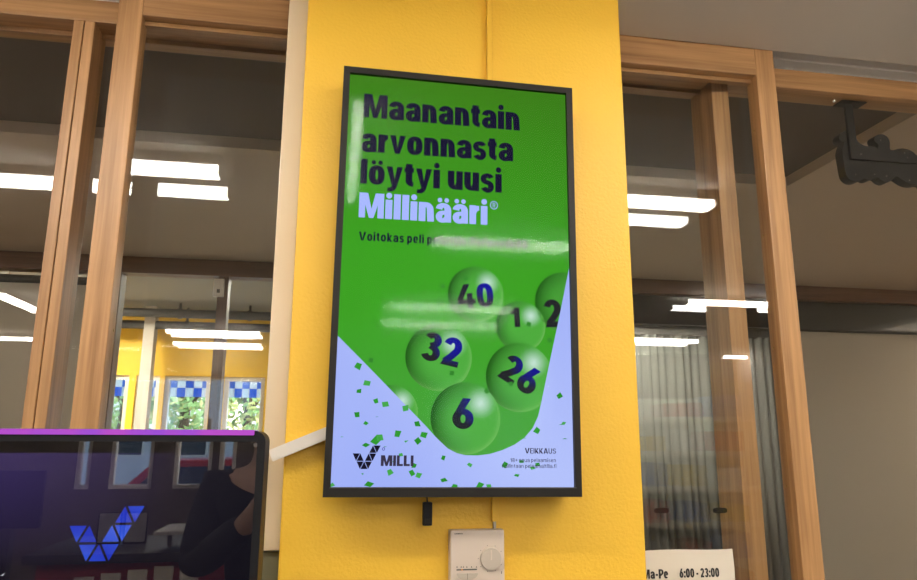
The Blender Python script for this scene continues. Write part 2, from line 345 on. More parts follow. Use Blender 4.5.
# vestibule behind
VY = 4.0
bayx = at(786, 178, 2.38).x
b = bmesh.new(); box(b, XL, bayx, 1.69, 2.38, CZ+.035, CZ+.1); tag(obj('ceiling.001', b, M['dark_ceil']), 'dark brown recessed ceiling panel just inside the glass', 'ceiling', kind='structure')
b = bmesh.new(); box(b, XL, VXR, 2.38, VY+.1, CZ-.005, CZ+.1); box(b, bayx, VXR, 1.69, 2.38, CZ-.005, CZ+.1); tag(obj('ceiling.002', b, M['soffit']), 'beige lower ceiling of the vestibule', 'ceiling', kind='structure')
tag(obj('wall_left.001', bx(XL-.1, XL, 1.69, VY+.1, 0, CZ+.1), M['soffit']), 'beige vestibule wall on the left', 'wall', kind='structure')
tag(obj('wall_right.001', bx(VXR, VXR+.1, 1.69, VY+.1, 0, CZ+.1), M['soffit']), 'beige vestibule wall on the right', 'wall', kind='structure')
rw = thing('window_2', (.4, VY+.05, 0), 'brown timber glazed frame at the back of the vestibule', 'window', kind='structure')
rz = at(700, 293.5, VY).z
obj('beam', bx(XL, VXR, VY, VY+.1, rz-.012, CZ-.006, bev=.003), M['brown_h'], rw)
def rx(u, v=350): return at(u, v, VY).x
px_posts = [XL+.03, rx(108), rx(222, 300), rx(330), rx(560), rx(790), VXR-.03]
for x in px_posts: obj('post', bx(x-.028, x+.028, VY+.002, VY+.098, 0, rz-.012, bev=.003), M['brown_v'], rw)
for a, c in zip(px_posts[:-1], px_posts[1:]): obj('pane', bx(a+.028, c-.028, VY+.045, VY+.051, 0, rz-.012), M['rear_glass'], rw)
bz = at(800, 327, VY).z
for a, c in zip(px_posts[-3:-1], px_posts[-2:]): obj('transom_mask', bx(a+.028, c-.028, VY+.06, VY+.075, bz, rz-.012), M['duct'], rw)  # opaque dark sheet added behind the transom glass to hide the lit hall
for nm, x0, x1, lb, z1 in (('roller_blind', rx(790)+.03, VXR-.06, 'beige roller blind drawn down behind the right glass', bz), ('roller_blind.001', XL+.06, rx(108)-.03, 'beige roller blind behind the far left glass', rz-.06)):
    r = thing(nm, ((x0+x1)/2, VY+.15, .02), lb, 'blind')
    obj('fabric', bx(x0, x1, VY+.145, VY+.15, .05, z1), M['blind'], r)
    obj('roller', cyl(bmesh.new(), (x0, VY+.15, z1+.02), (x1, VY+.15, z1+.02), .024), M['duct'], r)
    obj('bottom_bar', bx(x0, x1, VY+.14, VY+.155, .02, .05), M['grey'], r)
    obj('bracket', bx(x0, x0+.012, VY+.10, VY+.175, z1-.02, z1+.05), M['duct'], r); obj('bracket', bx(x1-.012, x1, VY+.10, VY+.175, z1-.02, z1+.05), M['duct'], r)
# white alarm contact box on the rear post
pw = at(219, 288, VY-.01)
r = thing('alarm_contact', (pw.x, VY-.012, pw.z-.05), 'small white box on the brown post behind the left glass', 'sensor')
obj('housing', bx(pw.x-.028, pw.x+.028, VY-.026, VY+.001, pw.z-.05, pw.z+.05, bev=.004), M['white'], r)
obj('lens', bx(pw.x-.008, pw.x+.008, VY-.028, VY-.025, pw.z-.03, pw.z-.01), M['darkgrey'], r)

# far hall with the yellow fascia and street windows
FY = 9.0
FZ = EYE+1.52
tag(obj('ceiling.003', bx(-5, 6.2, VY+.1, FY+.2, FZ, FZ+.1), M['hallceil']), 'ceiling of the hall beyond the vestibule', 'ceiling', kind='structure')
tag(obj('wall_left.002', bx(-5.1, -5, VY+.1, FY+.2, 0, FZ), M['wall']), 'left wall of the hall beyond', 'wall', kind='structure')
tag(obj('wall_right.002', bx(6.2, 6.3, VY+.1, FY+.2, 0, FZ), M['wall']), 'right wall of the hall beyond', 'wall', kind='structure')
b = bmesh.new(); box(b, -5, 6.2, VY+.002, VY+.098, CZ+.11, FZ+.1); box(b, -5, XL-.1, VY+.1, VY+.2, 0, FZ); box(b, VXR+.1, 6.2, VY+.1, VY+.2, 0, FZ)
tag(obj('wall_front.002', b, M['soffit']), 'wall over the brown vestibule frame', 'wall', kind='structure')
wz1 = at(180, 376, FY).z; wz0 = .35
wins = [(at(82, 400, FY).x, at(127, 400, FY).x), (at(134, 400, FY).x, at(158, 400, FY).x), (at(163, 400, FY).x, at(209, 400, FY).x), (at(223, 400, FY).x, at(264, 400, FY).x), (at(290, 400, FY).x, at(420, 400, FY).x), (at(470, 400, FY).x, at(600, 400, FY).x)]
b = bmesh.new()
box(b, -5, 6.2, FY, FY+.2, wz1, FZ); box(b, -5, 6.2, FY, FY+.2, 0, wz0)
ed = [-5]+[x for w_ in wins for x in w_]+[6.2]
for i in range(0, len(ed), 2): box(b, ed[i], ed[i+1], FY, FY+.2, wz0, wz1)
tag(obj('wall_back', b, M['yellow_far']), 'yellow wall over the street windows seen through the left glass', 'wall', kind='structure')
for i, (x0, x1) in enumerate(wins):
    r = thing('window_%d' % (i+3), ((x0+x1)/2, FY+.1, wz0), ['far left street window', 'narrow street window', 'street window with green trees outside', 'street window beside the cream board', 'street window hidden by the pillar', 'right street window hidden by the pillar'][i]+' under the yellow wall', 'window', kind='structure')
    b = bmesh.new(); t = .05
    box(b, x0, x0+t, FY+.04, FY+.12, wz0, wz1); box(b, x1-t, x1, FY+.04, FY+.12, wz0, wz1); box(b, x0+t, x1-t, FY+.04, FY+.12, wz0, wz0+t); box(b, x0+t, x1-t, FY+.04, FY+.12, wz1-t, wz1)
    obj('frame', b, M['white'], r); obj('pane', bx(x0+t, x1-t, FY+.078, FY+.084, wz0+t, wz1-t), M['glass2'], r)
    b = bmesh.new(); nx = max(2, round((x1-x0-.04)/.09)); sx = (x1-x0-.04)/nx
    for k in range(nx):
        for j in range(2):
            box(b, x0+.02+k*sx, x0+.02+(k+1)*sx, FY+.148+.012*(k % 2), FY+.154+.012*(k % 2), wz1-.02-(j+1)*.11, wz1-.02-j*.11, mi=(k+j) % 2)
    box(b, x0+.01, x1-.01, FY+.145, FY+.175, wz1-.02, wz1, mi=1)
    o = obj('valance', b, [M['check_b'], M['check_w']])
    tag(o, 'blue and white checked valance in the '+['far left street window', 'narrow second street window', 'street window with trees', 'street window next to the cream board', 'street window hidden behind the pillar left', 'street window hidden behind the pillar right'][i], 'valance', 'checked valances in the street windows')
xm = at(216, 400, 8.6).x
tag(obj('column', bx(xm-.06, xm+.06, 8.55, 8.70, 0, FZ, bev=.004), M['brown_v']), 'brown timber column between the street windows', 'column')
xm = at(150, 400, 8.6).x
tag(obj('column.001', bx(xm-.13, xm-.01, 8.55, 8.70, 0, FZ, bev=.004), M['blind']), 'pale grey column before the narrow street window', 'column')
for nm, v, yy, lb in (('duct_pipe', 314, 8.3, 'upper dark pipe along the yellow wall'), ('duct_pipe.001', 326, 8.6, 'lower dark pipe along the yellow wall')):
    z = at(190, v, yy).z
    r = thing(nm, (0, yy, z), lb, 'pipe')
    obj('run', cyl(bmesh.new(), (-4.99, yy, z), (6.19, yy, z), .05), M['duct'], r)
    for u in ((180, 250) if yy < 8.5 else (110, 187)):
        hx = at(u, v, yy).x
        b = bmesh.new(); box(b, hx-.012, hx+.012, yy-.012, yy+.012, z+.04, FZ); cyl(b, (hx-.02, yy, z), (hx+.02, yy, z), .062); obj('hanger', b, M['duct'], r)
# grey vertical curtain in the hall, right of the pillar
b = bmesh.new(); x0, x1 = at(600, 400, 6).x, at(835, 400, 6).x; n = 140; z0, z1 = .1, at(660, 335, 6).z
cv = []
for i in range(n+1):
    x = x0+(x1-x0)*i/n; y = 6+.022*math.sin(i*1.3)+.02*math.sin(i*.37)
    cv.append((bm_ := b.verts.new((x, y, z0)), b.verts.new((x, y, z1))))
for i in range(n): b.faces.new((cv[i][0], cv[i+1][0], cv[i+1][1], cv[i][1]))
r = thing('curtain', ((x0+x1)/2, 6, .1), 'grey hanging curtain behind the right sliding leaf', 'curtain')
o = obj('cloth', b, M['curtain'], r, True); md = o.modifiers.new('thick', 'SOLIDIFY'); md.thickness = .006
obj('rail', bx(x0-.05, x1+.05, 5.97, 6.03, z1, z1+.05), M['duct'], r)
for x in (x0+.2, x1-.2): obj('hanger', bx(x-.01, x+.01, 5.99, 6.01, z1+.05, FZ), M['duct'], r)

# back of the shop, behind the photographer: street windows
BY = -4.5
def bk(u, v=460): p = at(u, v, 2*1.1-BY); return p.x
bw = [(bk(76), bk(91)), (bk(110), bk(153)), (bk(174), bk(212)), (bk(219), bk(236)), (.9, 2.3)]
bz0 = at(130, 489, 2*1.1-BY).z; bz1 = CZ-.35
b = bmesh.new(); box(b, -4.1, 4.6, BY-.1, BY, 0, bz0); box(b, -4.1, 4.6, BY-.1, BY, bz1, CZ+.1)
ed = [-4.1]+[x for q in bw for x in q]+[4.6]
for i in range(0, len(ed), 2): box(b, ed[i], ed[i+1], BY-.1, BY, bz0, bz1)
tag(obj('wall_back.001', b, M['backwall']), 'brown shop wall with windows behind the photographer', 'wall', kind='structure')
for i, (x0, x1) in enumerate(bw):
    r = thing('window_%d' % (i+9), ((x0+x1)/2, BY-.05, bz0), 'shop window number %s behind the photographer' % ['one', 'two', 'three', 'four', 'five', 'six'][i], 'window', kind='structure')
    b = bmesh.new(); t = .035
    box(b, x0, x0+t, BY-.08, BY-.02, bz0, bz1); box(b, x1-t, x1, BY-.08, BY-.02, bz0, bz1); box(b, x0+t, x1-t, BY-.08, BY-.02, bz0, bz0+t); box(b, x0+t, x1-t, BY-.08, BY-.02, bz1-t, bz1)
    obj('frame', b, M['white'], r); obj('pane', bx(x0+t, x1-t, BY-.053, BY-.047, bz0+t, bz1-t), M['glass2'], r)

# ------------------------------------------------------------------ ceiling strip lights
LZ = EYE+.925
def light_at(u, v, g):
    p = at_z(u, v, LZ); return Vector((p.x, 2*g-p.y, LZ))
NL = [0]
def strip(x0, x1, y, label, along='x', wid=.082):
    b_ = None
    if along == 'x': a = (x0, x1, y-wid/2, y+wid/2)
    else: a = (y-wid/2, y+wid/2, x0, x1)
    r = thing('ceiling_light', ((a[0]+a[1])/2, (a[2]+a[3])/2, CZ), label, 'ceiling light', 'strip lights on the shop ceiling')
    obj('housing', bx(a[0], a[1], a[2], a[3], LZ+.03, CZ, bev=.004), M['lampbody'], r)
    e = .012
    obj('diffuser', bx(a[0]+e, a[1]-e, a[2]+.004, a[3]-.004, LZ, LZ+.03, bev=.004), M['lamp'], r)
    if along == 'x':
        obj('end_cap', bx(a[0], a[0]+e, a[2], a[3], LZ-.004, LZ+.03, bev=.002), M['lampbody'], r); obj('end_cap', bx(a[1]-e, a[1], a[2], a[3], LZ-.004, LZ+.03, bev=.002), M['lampbody'], r)
    return r
G = 1.522; GT = 1.266
p = light_at(223, 177, G); strip(p.x-1.35, p.x, p.y, 'white strip light nearest the left sliding leaf')
strip(-.15, .66, .036, 'white strip light running lengthwise straight at the tall screen', along='y', wid=.05)
q = light_at(713, 210, G); strip(q.x-.72, q.x, q.y, 'white strip light nearest the right sliding leaf')
p = light_at(431, 243, GT); strip(p.x, p.x+.9, p.y, 'white strip light mirrored under the small caption of the screen')
p = light_at(387, 308, GT); q = light_at(515, 310, GT); strip(p.x, q.x, p.y, 'white strip light mirrored above the lottery balls')
p = light_at(381, 325, GT); q = light_at(503, 326, GT); strip(p.x, q.x, p.y, 'white strip light mirrored just below another across the balls')
p = light_at(684, 304, G); q = light_at(770, 308, G); strip(p.x, q.x+.16, p.y, 'white strip light mirrored on the oak post at the right')
p = light_at(620, 341, G); q = light_at(695, 344, G); strip(p.x, q.x, p.y, 'white strip light mirrored low in the right leaf')
p = light_at(665, 370, G); q = light_at(703, 371, G); strip(p.x, q.x, max(p.y, -4.3), 'distant white strip light mirrored at the right')
p = light_at(165, 333, G); q = light_at(262, 336, G); strip(p.x, q.x, p.y, 'white strip light mirrored on the yellow fascia, upper one')
p = light_at(172, 345, G); q = light_at(262, 347, G); strip(p.x, q.x, p.y, 'white strip light mirrored on the yellow fascia, lower one')
strip(-3.2, -2.0, .2, 'added white strip light far left over the shop'); strip(3.0, 4.2, .9, 'added white strip light far right by the glazed front')  # both out of the mirrored view, added to brighten the shop
p = light_at(0, 337, G); q = light_at(31, 338, G); strip(p.x-.6, q.x, p.y, 'white strip light mirrored at the far left edge')
p = light_at(0, 297, 1.635); q = light_at(36, 313, 1.635); strip(q.y, p.y, q.x, 'white strip light running lengthwise at the far left', along='y')

def fill_panel(x, y, z, sx, sy, m_, label, cat='ceiling light'):  # unseen glowing panels, added to light the rooms behind the glass
    r = thing('added_fill_panel', (x, y, z), label, cat, 'added fill panels beyond the glass')
    obj('frame', bx(x-sx/2, x+sx/2, y-sy/2, y+sy/2, z-.03, z-.001, bev=.004), M['lampbody'], r)
    obj('diffuser', bx(x-sx/2+.012, x+sx/2-.012, y-sy/2+.012, y+sy/2-.012, z-.036, z-.029), m_, r)
M['warm'] = emit('added_warm_glow', (1, .84, .68, 1), 6.5); M['hall'] = emit('added_hall_glow', (1, .93, .82, 1), 26.0)
fill_panel(-1.95, 2.9, CZ-.005, .4, .4, M['warm'], 'added warm fill panel at the left end of the vestibule ceiling')  # out of view, added to brighten the vestibule
fill_panel(4.95, 3.2, CZ-.005, .6, .9, M['warm'], 'added warm fill panel at the right end of the vestibule ceiling')
for i, x in enumerate((-4.3, -3.5, -2.75, .5, 2.4)):  # out of view, added to brighten the hall and its yellow wall
    fill_panel(x, 7.4 if x < 1 else 5.0, FZ, .5, .9, M['hall'], '%s added fill panel from the left on the hall ceiling' % ['first', 'second', 'third', 'fourth', 'fifth'][i])
# ------------------------------------------------------------------ tall advertising screen on the pillar
TY = 1.270
tvx0, tvx1, tvz0, tvz1 = -.0096, .4527, EYE-.0965, EYE+.7105
tvc = Vector(((tvx0+tvx1)/2, 1.34, EYE+.308))
TROT = math.radians(.48)
tv = thing('wall_screen', tvc, 'tall black framed advertising screen on the yellow pillar', 'screen')
ix0, ix1, iz0, iz1 = tvx0+.0125, tvx1-.0125, tvz0+.0165, tvz1-.0125
b = bmesh.new()
box(b, tvx0, ix0, TY, TY+.048, tvz0, tvz1); box(b, ix1, tvx1, TY, TY+.048, tvz0, tvz1)
box(b, ix0, ix1, TY, TY+.048, tvz0, iz0); box(b, ix0, ix1, TY, TY+.048, iz1, tvz1)
obj('bezel', b, M['bezel'], tv)
obj('back_cover', bx(ix0-.001, ix1+.001, TY+.012, TY+.05, iz0-.001, iz1+.001), M['black'], tv)
obj('wall_bracket', bx(tvc.x-.12, tvc.x+.12, TY+.048, 1.35, tvc.z-.15, tvc.z+.15), M['gunmetal'], tv)
obj('frame_edge', prism(bmesh.new(), [(ix0-.002, iz0-.002), (ix1+.002, iz0-.002), (ix1+.002, iz0), (ix0-.002, iz0)], TY-.001, TY+.006), M['gunmetal'], tv)
# the picture on the screen, drawn in the screen plane
bm = bmesh.new(); cl = bm.loops.layers.float_color.new('picture')
def tvp(u, v):
    d = at(u, v, TY+.006)-tvc; c, s = math.cos(-TROT), math.sin(-TROT)
    return (tvc.x+d.x*c+d.z*s, tvc.z-d.x*s+d.z*c)
LAY = [0]
def paint(poly, colf, lay):
    poly = orient(poly)
    y = TY+.0085-.00004*lay
    f = bm.faces.new([bm.verts.new((x, y, z)) for x, z in poly])
    for lp in f.loops:
        x, z = lp.vert.co.x, lp.vert.co.z
        lp[cl] = colf(x, z) if callable(colf) else colf
def mixc(a, b_, t):
    t = max(0, min(1, t)); return tuple(a[i]*(1-t)+b_[i]*t for i in range(4))
def bgc(x, z):
    u = (x-ix0)/(ix1-ix0); v = (z-iz0)/(iz1-iz0)
    c = mixc(srgb(60, 158, 34), srgb(62, 124, 26), (v-.55)/.45)
    c = mixc(c, srgb(76, 162, 66), (.40-v)/.35*.9)
    c = mixc(c, srgb(48, 118, 24), max(0, u-.6)*1.1*max(0, v-.3))
    return c
def grid_rect(x0, x1, z0, z1, nx, nz, colf, lay):
    for i in range(nx):
        for j in range(nz):
            paint([(x0+(x1-x0)*i/nx, z0+(z1-z0)*j/nz), (x0+(x1-x0)*(i+1)/nx, z0+(z1-z0)*j/nz), (x0+(x1-x0)*(i+1)/nx, z0+(z1-z0)*(j+1)/nz), (x0+(x1-x0)*i/nx, z0+(z1-z0)*(j+1)/nz)], colf, lay)
grid_rect(ix0, ix1, iz0, iz1, 10, 18, bgc, 0)
PS = .00179  # metres per photograph pixel here
def ballpic(u, v, rpx, lay, dark=.0):
    cx, cz = tvp(u, v); r = rpx*PS
    def cf(x, z):
        dx, dz = (x-cx)/r, (z-cz)/r; d = math.hypot(dx, dz)
        c = bgc(x, z)
        c = mixc(c, srgb(88, 176, 74), .55)
        c = mixc(c, srgb(32, 88, 24), max(0, d-.35)*1.25*max(0, .40-dx*.95+.15*dz))
        c = mixc(c, srgb(150, 205, 120), max(0, (d-.88)/.12)*.38*max(0, .3-dz*.5+dx*.4))
        h = math.hypot(dx-.42, dz-.42)
        c = mixc(c, srgb(205, 232, 222), max(0, 1-h/.46)**1.3*.95)
        return mixc(c, srgb(30, 90, 22), dark)
    cf2 = cf
    rings, seg = 11, 40
    for i in range(rings):
        for k in range(seg):
            a0, a1 = 2*math.pi*k/seg, 2*math.pi*(k+1)/seg; r0, r1 = r*i/rings, r*(i+1)/rings
            q = [(cx+r0*math.cos(a0), cz+r0*math.sin(a0)), (cx+r1*math.cos(a0), cz+r1*math.sin(a0)), (cx+r1*math.cos(a1), cz+r1*math.sin(a1)), (cx+r0*math.cos(a1), cz+r0*math.sin(a1))]
            if i == 0: q = q[1:]
            q2 = [(min(max(x, ix0), ix1), z) for x, z in q]
            if max(x for x, z in q2)-min(x for x, z in q2) < 1e-5: continue
            try: paint(q2, cf, lay)
            except ValueError: pass
def number(s, u, v, hpx, ang, lay, ball_uv, rpx, wpx=None):
    P, wd = text_polys(s, .05, .27, .20); cx, cz = tvp(u, v); hh = hpx*PS; sx = hh if wpx is None else wpx*PS/wd
    bc = tvp(*ball_uv); c, sn = math.cos(math.radians(ang)), math.sin(math.radians(ang))
    hx, hz = bc[0]+.42*rpx*PS, bc[1]+.38*rpx*PS
    def cf(x, z):
        return mixc(srgb(22, 22, 150), srgb(36, 38, 40), math.hypot(x-hx, z-hz)/(rpx*PS*.55)-.25)
    for q in P:
        q = [((x-wd/2)*sx, (y-.5)*hh) for x, y in q]; q = [(cx+x*c-y*sn, cz+x*sn+y*c) for x, y in q]
        q = [(min(max(x, ix0), ix1), z) for x, z in q]
        paint(q, cf, lay)
ballpic(565, 302, 33, 1, .25); number('2', 553, 313, 30, 4, 2, (565, 302), 33, 19)
ballpic(521, 326, 27, 1); number('1', 515.5, 317, 21, 3, 2, (524, 326), 27, 10)
ballpic(476, 294, 30, 3); number('40', 475.5, 295.5, 26, 6, 4, (476, 294), 30, 39)
ballpic(391, 412, 27, 3)
ballpic(439, 357, 34.5, 5); number('32', 442, 349, 30, -12, 6, (440, 357), 34, 41)
ballpic(520, 377, 36, 5); number('26', 520.5, 374.5, 29, -31, 6, (520, 377), 36, 42)
ballpic(466, 418, 36, 7); number('6', 463.5, 413.5, 31, -3, 8, (466, 418), 36, 22)
# pale field under the green bag shape
LAV = srgb(158, 174, 244); LAV2 = srgb(178, 192, 248)
lavf = lambda x, z: mixc(LAV, LAV2, .5+.5*math.sin(x*9+z*7))
edge = [tvp(338.6, 335.5), tvp(365, 363), tvp(397, 396), tvp(427, 427)]
t0 = tvp(440, 441); edge += [tvp(434, 435), t0, tvp(448, 448.5), tvp(457, 453.2), tvp(466, 455.3), tvp(478, 455.5), tvp(490, 454), tvp(503, 450), tvp(515, 444.5), tvp(525, 437.5), tvp(533, 428), tvp(538.5, 416), tvp(541.5, 403), tvp(550, 362), tvp(560, 315), tvp(570.5, 268)]
edge[0] = (ix0, edge[0][1]); edge[-1] = (ix1, edge[-1][1])
for a, c in zip(edge[:-1], edge[1:]): paint([a, c, (c[0], iz0), (a[0], iz0)], lavf, 9)
# lettering
NAVY = srgb(26, 24, 48); PALE = srgb(166, 182, 255); GREYT = srgb(58, 52, 72)
def line(s, lb, rb, top, col, lay=12, gap=.06, W=.28, H=.195):
    """text from baseline pixel lb to baseline pixel rb, cap top pixel above lb"""
    P, wd = text_polys(s, gap, W, H); A, B, T = tvp(*lb), tvp(*rb), tvp(*top)
    ex = ((B[0]-A[0])/wd, (B[1]-A[1])/wd); hh = T[1]-A[1]
    for q in P: paint([(A[0]+x*ex[0], A[1]+x*ex[1]+y*hh) for x, y in q], col, lay)
line('Maanantain', (363.2, 116.6), (520.2, 130.3), (363.5, 92.9), NAVY)
line('arvonnasta', (360.8, 151.0), (513.4, 160.9), (361, 127.2), NAVY)
line('löytyi uusi', (360, 183), (502, 192.4), (360, 158.4), NAVY)
line('Millinääri', (358.6, 216.8), (487.6, 224.6), (358.8, 191.9), PALE)
line('Voitokas peli pelattiin Pielavedellä', (358.6, 240), (527.3, 248.2), (358.6, 231.2), NAVY, gap=.14, W=.235, H=.18)
c = tvp(494.2, 204.9)
for q in ribbon(arc(c[0], c[1], 4.0*PS, 4.3*PS, 0, 360, 24), .9*PS, .9*PS): paint(q, PALE, 12)
Rg = rect(0, 0, .16, 1)+ribbon([(.08, .93), (.34, .93)]+arc(.36, .70, .2, .23, 85, -85, 8)+[(.34, .47), (.08, .47)], .16, .14)+[[(.28, .45), (.45, .45), (.64, 0), (.46, 0)]]
for q in Rg: paint([(c[0]+(x-.3)*4.6*PS, c[1]+(y-.5)*4.8*PS) for x, y in q], PALE, 12)
line('MILLI', (380.8, 466), (413.5, 466.2), (380.8, 455.2), GREYT, gap=.07, W=.25, H=.17)
line('VEIKKAUS', (525.2, 453.4), (556.5, 453.8), (525.2, 448.0), GREYT, gap=.10, W=.17, H=.13)
line('18+ apua pelaamisen', (510.8, 462.0), (556.3, 462.2), (510.8, 458.2), GREYT, gap=.16, W=.15, H=.12)
line('hallintaan pelaamaltilla.fi', (502.5, 467.8), (556.7, 468.0), (502.5, 464.0), GREYT, gap=.15, W=.15, H=.12)
def mark(x0, z0, s, h, put, cut=.085):
    """nine triangle emblem; x0,z0 = middle of its lowest triangle's base"""
    T = [(0, 0, 1), (-.5, 0, 0), (.5, 0, 0), (-.5, 1, 1), (-1, 1, 0), (.5, 1, 1), (1, 1, 0), (1, 2, 1), (1.5, 2, 0)]
    for cx, row, up in T:
        X = x0+cx*s; z = z0+row*h*1.0; g = s*cut*1.5; w2 = s/2-g; b0, t0_ = z+h*cut*.8, z+h*(1-cut*.8)
        put([(X-w2, b0), (X+w2, b0), (X, t0_)] if up else [(X-w2, t0_), (X+w2, t0_), (X, b0)])
m0 = tvp(364, 469.4); mark(m0[0], m0[1], 8.0*PS, 7.7*PS, lambda q: paint(q, srgb(24, 22, 40), 12), .05)
c = tvp(383.6, 449)
for q in ribbon(arc(c[0], c[1], 1.1*PS, 1.3*PS, 0, 360, 12), .7*PS, .7*PS): paint(q, srgb(90, 90, 170), 12)
GR = [srgb(50, 150, 50), srgb(70, 165, 75), srgb(44, 138, 44)]
CONF = [(358, 366, 3, 0), (367, 383, 3, 0), (359, 391, 2.4, 1), (376, 401, 2.2, 0), (385.5, 404, 3, 1), (357, 415, 2.5, 0), (366, 423, 2, 1), (406, 408, 3, 0), (417.5, 424, 3, 1), (376.5, 440, 4.5, 1), (380, 438, 3, 0), (366, 445, 3, 2), (398, 434, 3, 0), (408, 441.5, 3, 3), (418, 441, 2.8, 0), (424, 435, 3, 1), (390.5, 472.5, 2.6, 0), (369, 485.5, 3.6, 1), (412, 473, 2.5, 0), (419, 475.4, 2.8, 1), (414, 465.5, 2.2, 0), (364, 474, 2.2, 3), (401, 455, 2, 1), (444, 480, 3, 2), (455, 487, 2.8, 1), (332, 485, 2.2, 1), (386, 447, 1.8, 3), (480.5, 486.2, 3.2, 0), (489.5, 486.5, 2.6, 1), (505, 465, 2.6, 0), (522, 461.5, 2.4, 2), (533, 468, 2.5, 2), (538, 464.5, 2.2, 1), (537, 430.5, 2.8, 0), (525, 438.5, 1.8, 3), (560, 395.5, 2.6, 0), (562, 425, 2.6, 3), (564, 423, 2.3, 2), (565, 439, 2.2, 3), (517, 475.5, 2.2, 2), (470, 465, 2.2, 1), (443.5, 458, 2.0, 0), (393, 462, 1.6, 3), (342, 437, 1.4, 3), (377, 417, 1.4, 3)]
for i, (u, v, r_, kd) in enumerate(CONF):
    c = tvp(u, v); r_ *= PS*1.4; a = random.uniform(0, 1.5); st = (1, .8, .55, .3)[kd]
    q = [(math.cos(a+k*math.pi/2+random.uniform(-.25, .25))*r_, math.sin(a+k*math.pi/2+random.uniform(-.25, .25))*r_*st) for k in range(4 if kd != 3 else 3)]
    paint([(min(max(c[0]+x, ix0), ix1), max(c[1]+z, iz0)) for x, z in q], GR[i % 3], 11)
for u, v in ((443, 286), (371, 360), (452, 373), (511, 384), (487, 391), (529, 324), (466, 278), (550, 340), (441, 302)):
    c = tvp(u, v); a = random.uniform(0, 1.5)
    paint([(c[0]+math.cos(a+k*math.pi/2)*3.2*PS, c[1]+math.sin(a+k*math.pi/2)*3.2*PS) for k in range(4)], srgb(52, 132, 44), 8)
M['picture'] = picture_mat('screen_picture', .40)
obj('display_picture', bm, M['picture'], tv, recalc=False)
obj('front_glass', prism(bmesh.new(), [(ix0, iz0), (ix1, iz0), (ix1, iz1), (ix0, iz1)], TY+.003, TY+.0045), M['screen_glass'], tv)
tv.rotation_euler.y = TROT

# ------------------------------------------------------------------ small things on the pillar
u0 = at(488.5, 30, 1.35); x0 = u0.x
r = thing('cable_raceway', (x0, 1.345, EYE+.5), 'yellow painted cable raceway running up the pillar above the screen', 'raceway')
obj('channel', bx(x0-.0062, x0+.0062, 1.336, 1.3515, EYE+.55, CZ-.002, bev=.002), M['yellow'], r)
u1 = at(494, 505, 1.35)
r = thing('cable_raceway.001', (u1.x, 1.345, u1.z-.03), 'short yellow painted cable raceway between the screen and the thermostat', 'raceway')
zb = at(494, 521, 1.35).z
obj('channel', bx(u1.x-.0062, u1.x+.0062, 1.338, 1.3515, zb, EYE+.1, bev=.002), M['yellow'], r)
zt = at(494, 528.5, 1.35).z
obj('cable_end', bx(u1.x-.0028, u1.x+.0022, 1.342, 1.350, zt-.004, zb, bev=.001), M['grey'], r)

# receiver dongle hanging on a black cable
k0 = at(427.2, 493, 1.315); k1 = at(427.4, 502, 1.315); k2 = at(428, 525.5, 1.315)
r = thing('infrared_receiver', (k1.x, 1.315, k2.z), 'small black receiver hanging on a cord under the screen', 'receiver')
obj('body', bx(k1.x-.0085, k1.x+.0085, 1.308, 1.322, k2.z, k1.z, bev=.0025), M['black'], r)
obj('cord', tube(bmesh.new(), [(k1.x, 1.315, k1.z-.001), (k1.x-.001, 1.315, (k0.z+k1.z)/2), (k1.x, 1.314, k0.z+.014)], .0014), M['ink'], r)
obj('window_strip', bx(k1.x-.005, k1.x+.005, 1.3072, 1.3082, k2.z+.004, k2.z+.012), M['bezel'], r)

# thermostat
ta, tb, tcn = at(450.4, 530.6, 1.325), at(504.4, 530.6, 1.325), at(451, 590, 1.325)
tz1 = ta.z; tz0 = tz1-.118
r = thing('thermostat', ((ta.x+tb.x)/2, 1.338, tz0), 'beige room thermostat with round dial below the screen', 'thermostat')
tx0, tx1 = ta.x, tb.x
obj('case', bx(tx0, tx1, 1.325, 1.351, tz0, tz1, bev=.003), M['thermo'], r)
dc = at(490.5, 558.3, 1.325)
dl = obj('dial', cyl(bmesh.new(), (dc.x, 1.3255, dc.z), (dc.x, 1.318, dc.z), .0193, .0185, 48), M['dial'], r)
obj('grip_ridge', bx(dc.x-.0012, dc.x+.0012, 1.3172, 1.3185, dc.z-.002, dc.z+.015), M['thermo'], dl)
b = bmesh.new(); fy = 1.3248
for k in range(9):
    a = math.radians(-60+k*37.5); rr_ = .0228
    box(b, dc.x-math.sin(a)*rr_-.0006, dc.x-math.sin(a)*rr_+.0006, fy-.0002, fy+.0005, dc.z+math.cos(a)*rr_-.0006, dc.z+math.cos(a)*rr_+.0006)
q = at(501.5, 572.5, 1.325); box(b, q.x-.0007, q.x+.0007, fy-.0002, fy+.0005, q.z-.002, q.z+.002)
obj('tick_marks', b, M['darkgrey'], r)
q0, q1 = at(456.5, 569.9, 1.325), at(477, 570.6, 1.325)
obj('lamp_slot', bx(q0.x, q1.x, fy-.0003, fy+.0005, q0.z-.0012, q0.z+.0012), M['darkgrey'], r)
obj('orange_mark', bx(q0.x+.0085, q0.x+.0115, fy-.0006, fy+.0004, q0.z-.001, q0.z+.001), M['orange'], r)
b = bmesh.new()
for u in (457, 461.2, 463.4, 466.8, 471.5, 476.5):
    q = at(u, 566.8, 1.325); prism(b, [(q.x-.0014, q.z-.0012), (q.x+.0014, q.z-.0012), (q.x, q.z+.0014)], fy-.0002, fy+.0004)
obj('symbols', b, M['darkgrey'], r)
q0, q1 = at(456.5, 573.4, 1.325), at(477.5, 573.6, 1.325); rr_ = (q1.x-q0.x)/2; cx = (q0.x+q1.x)/2
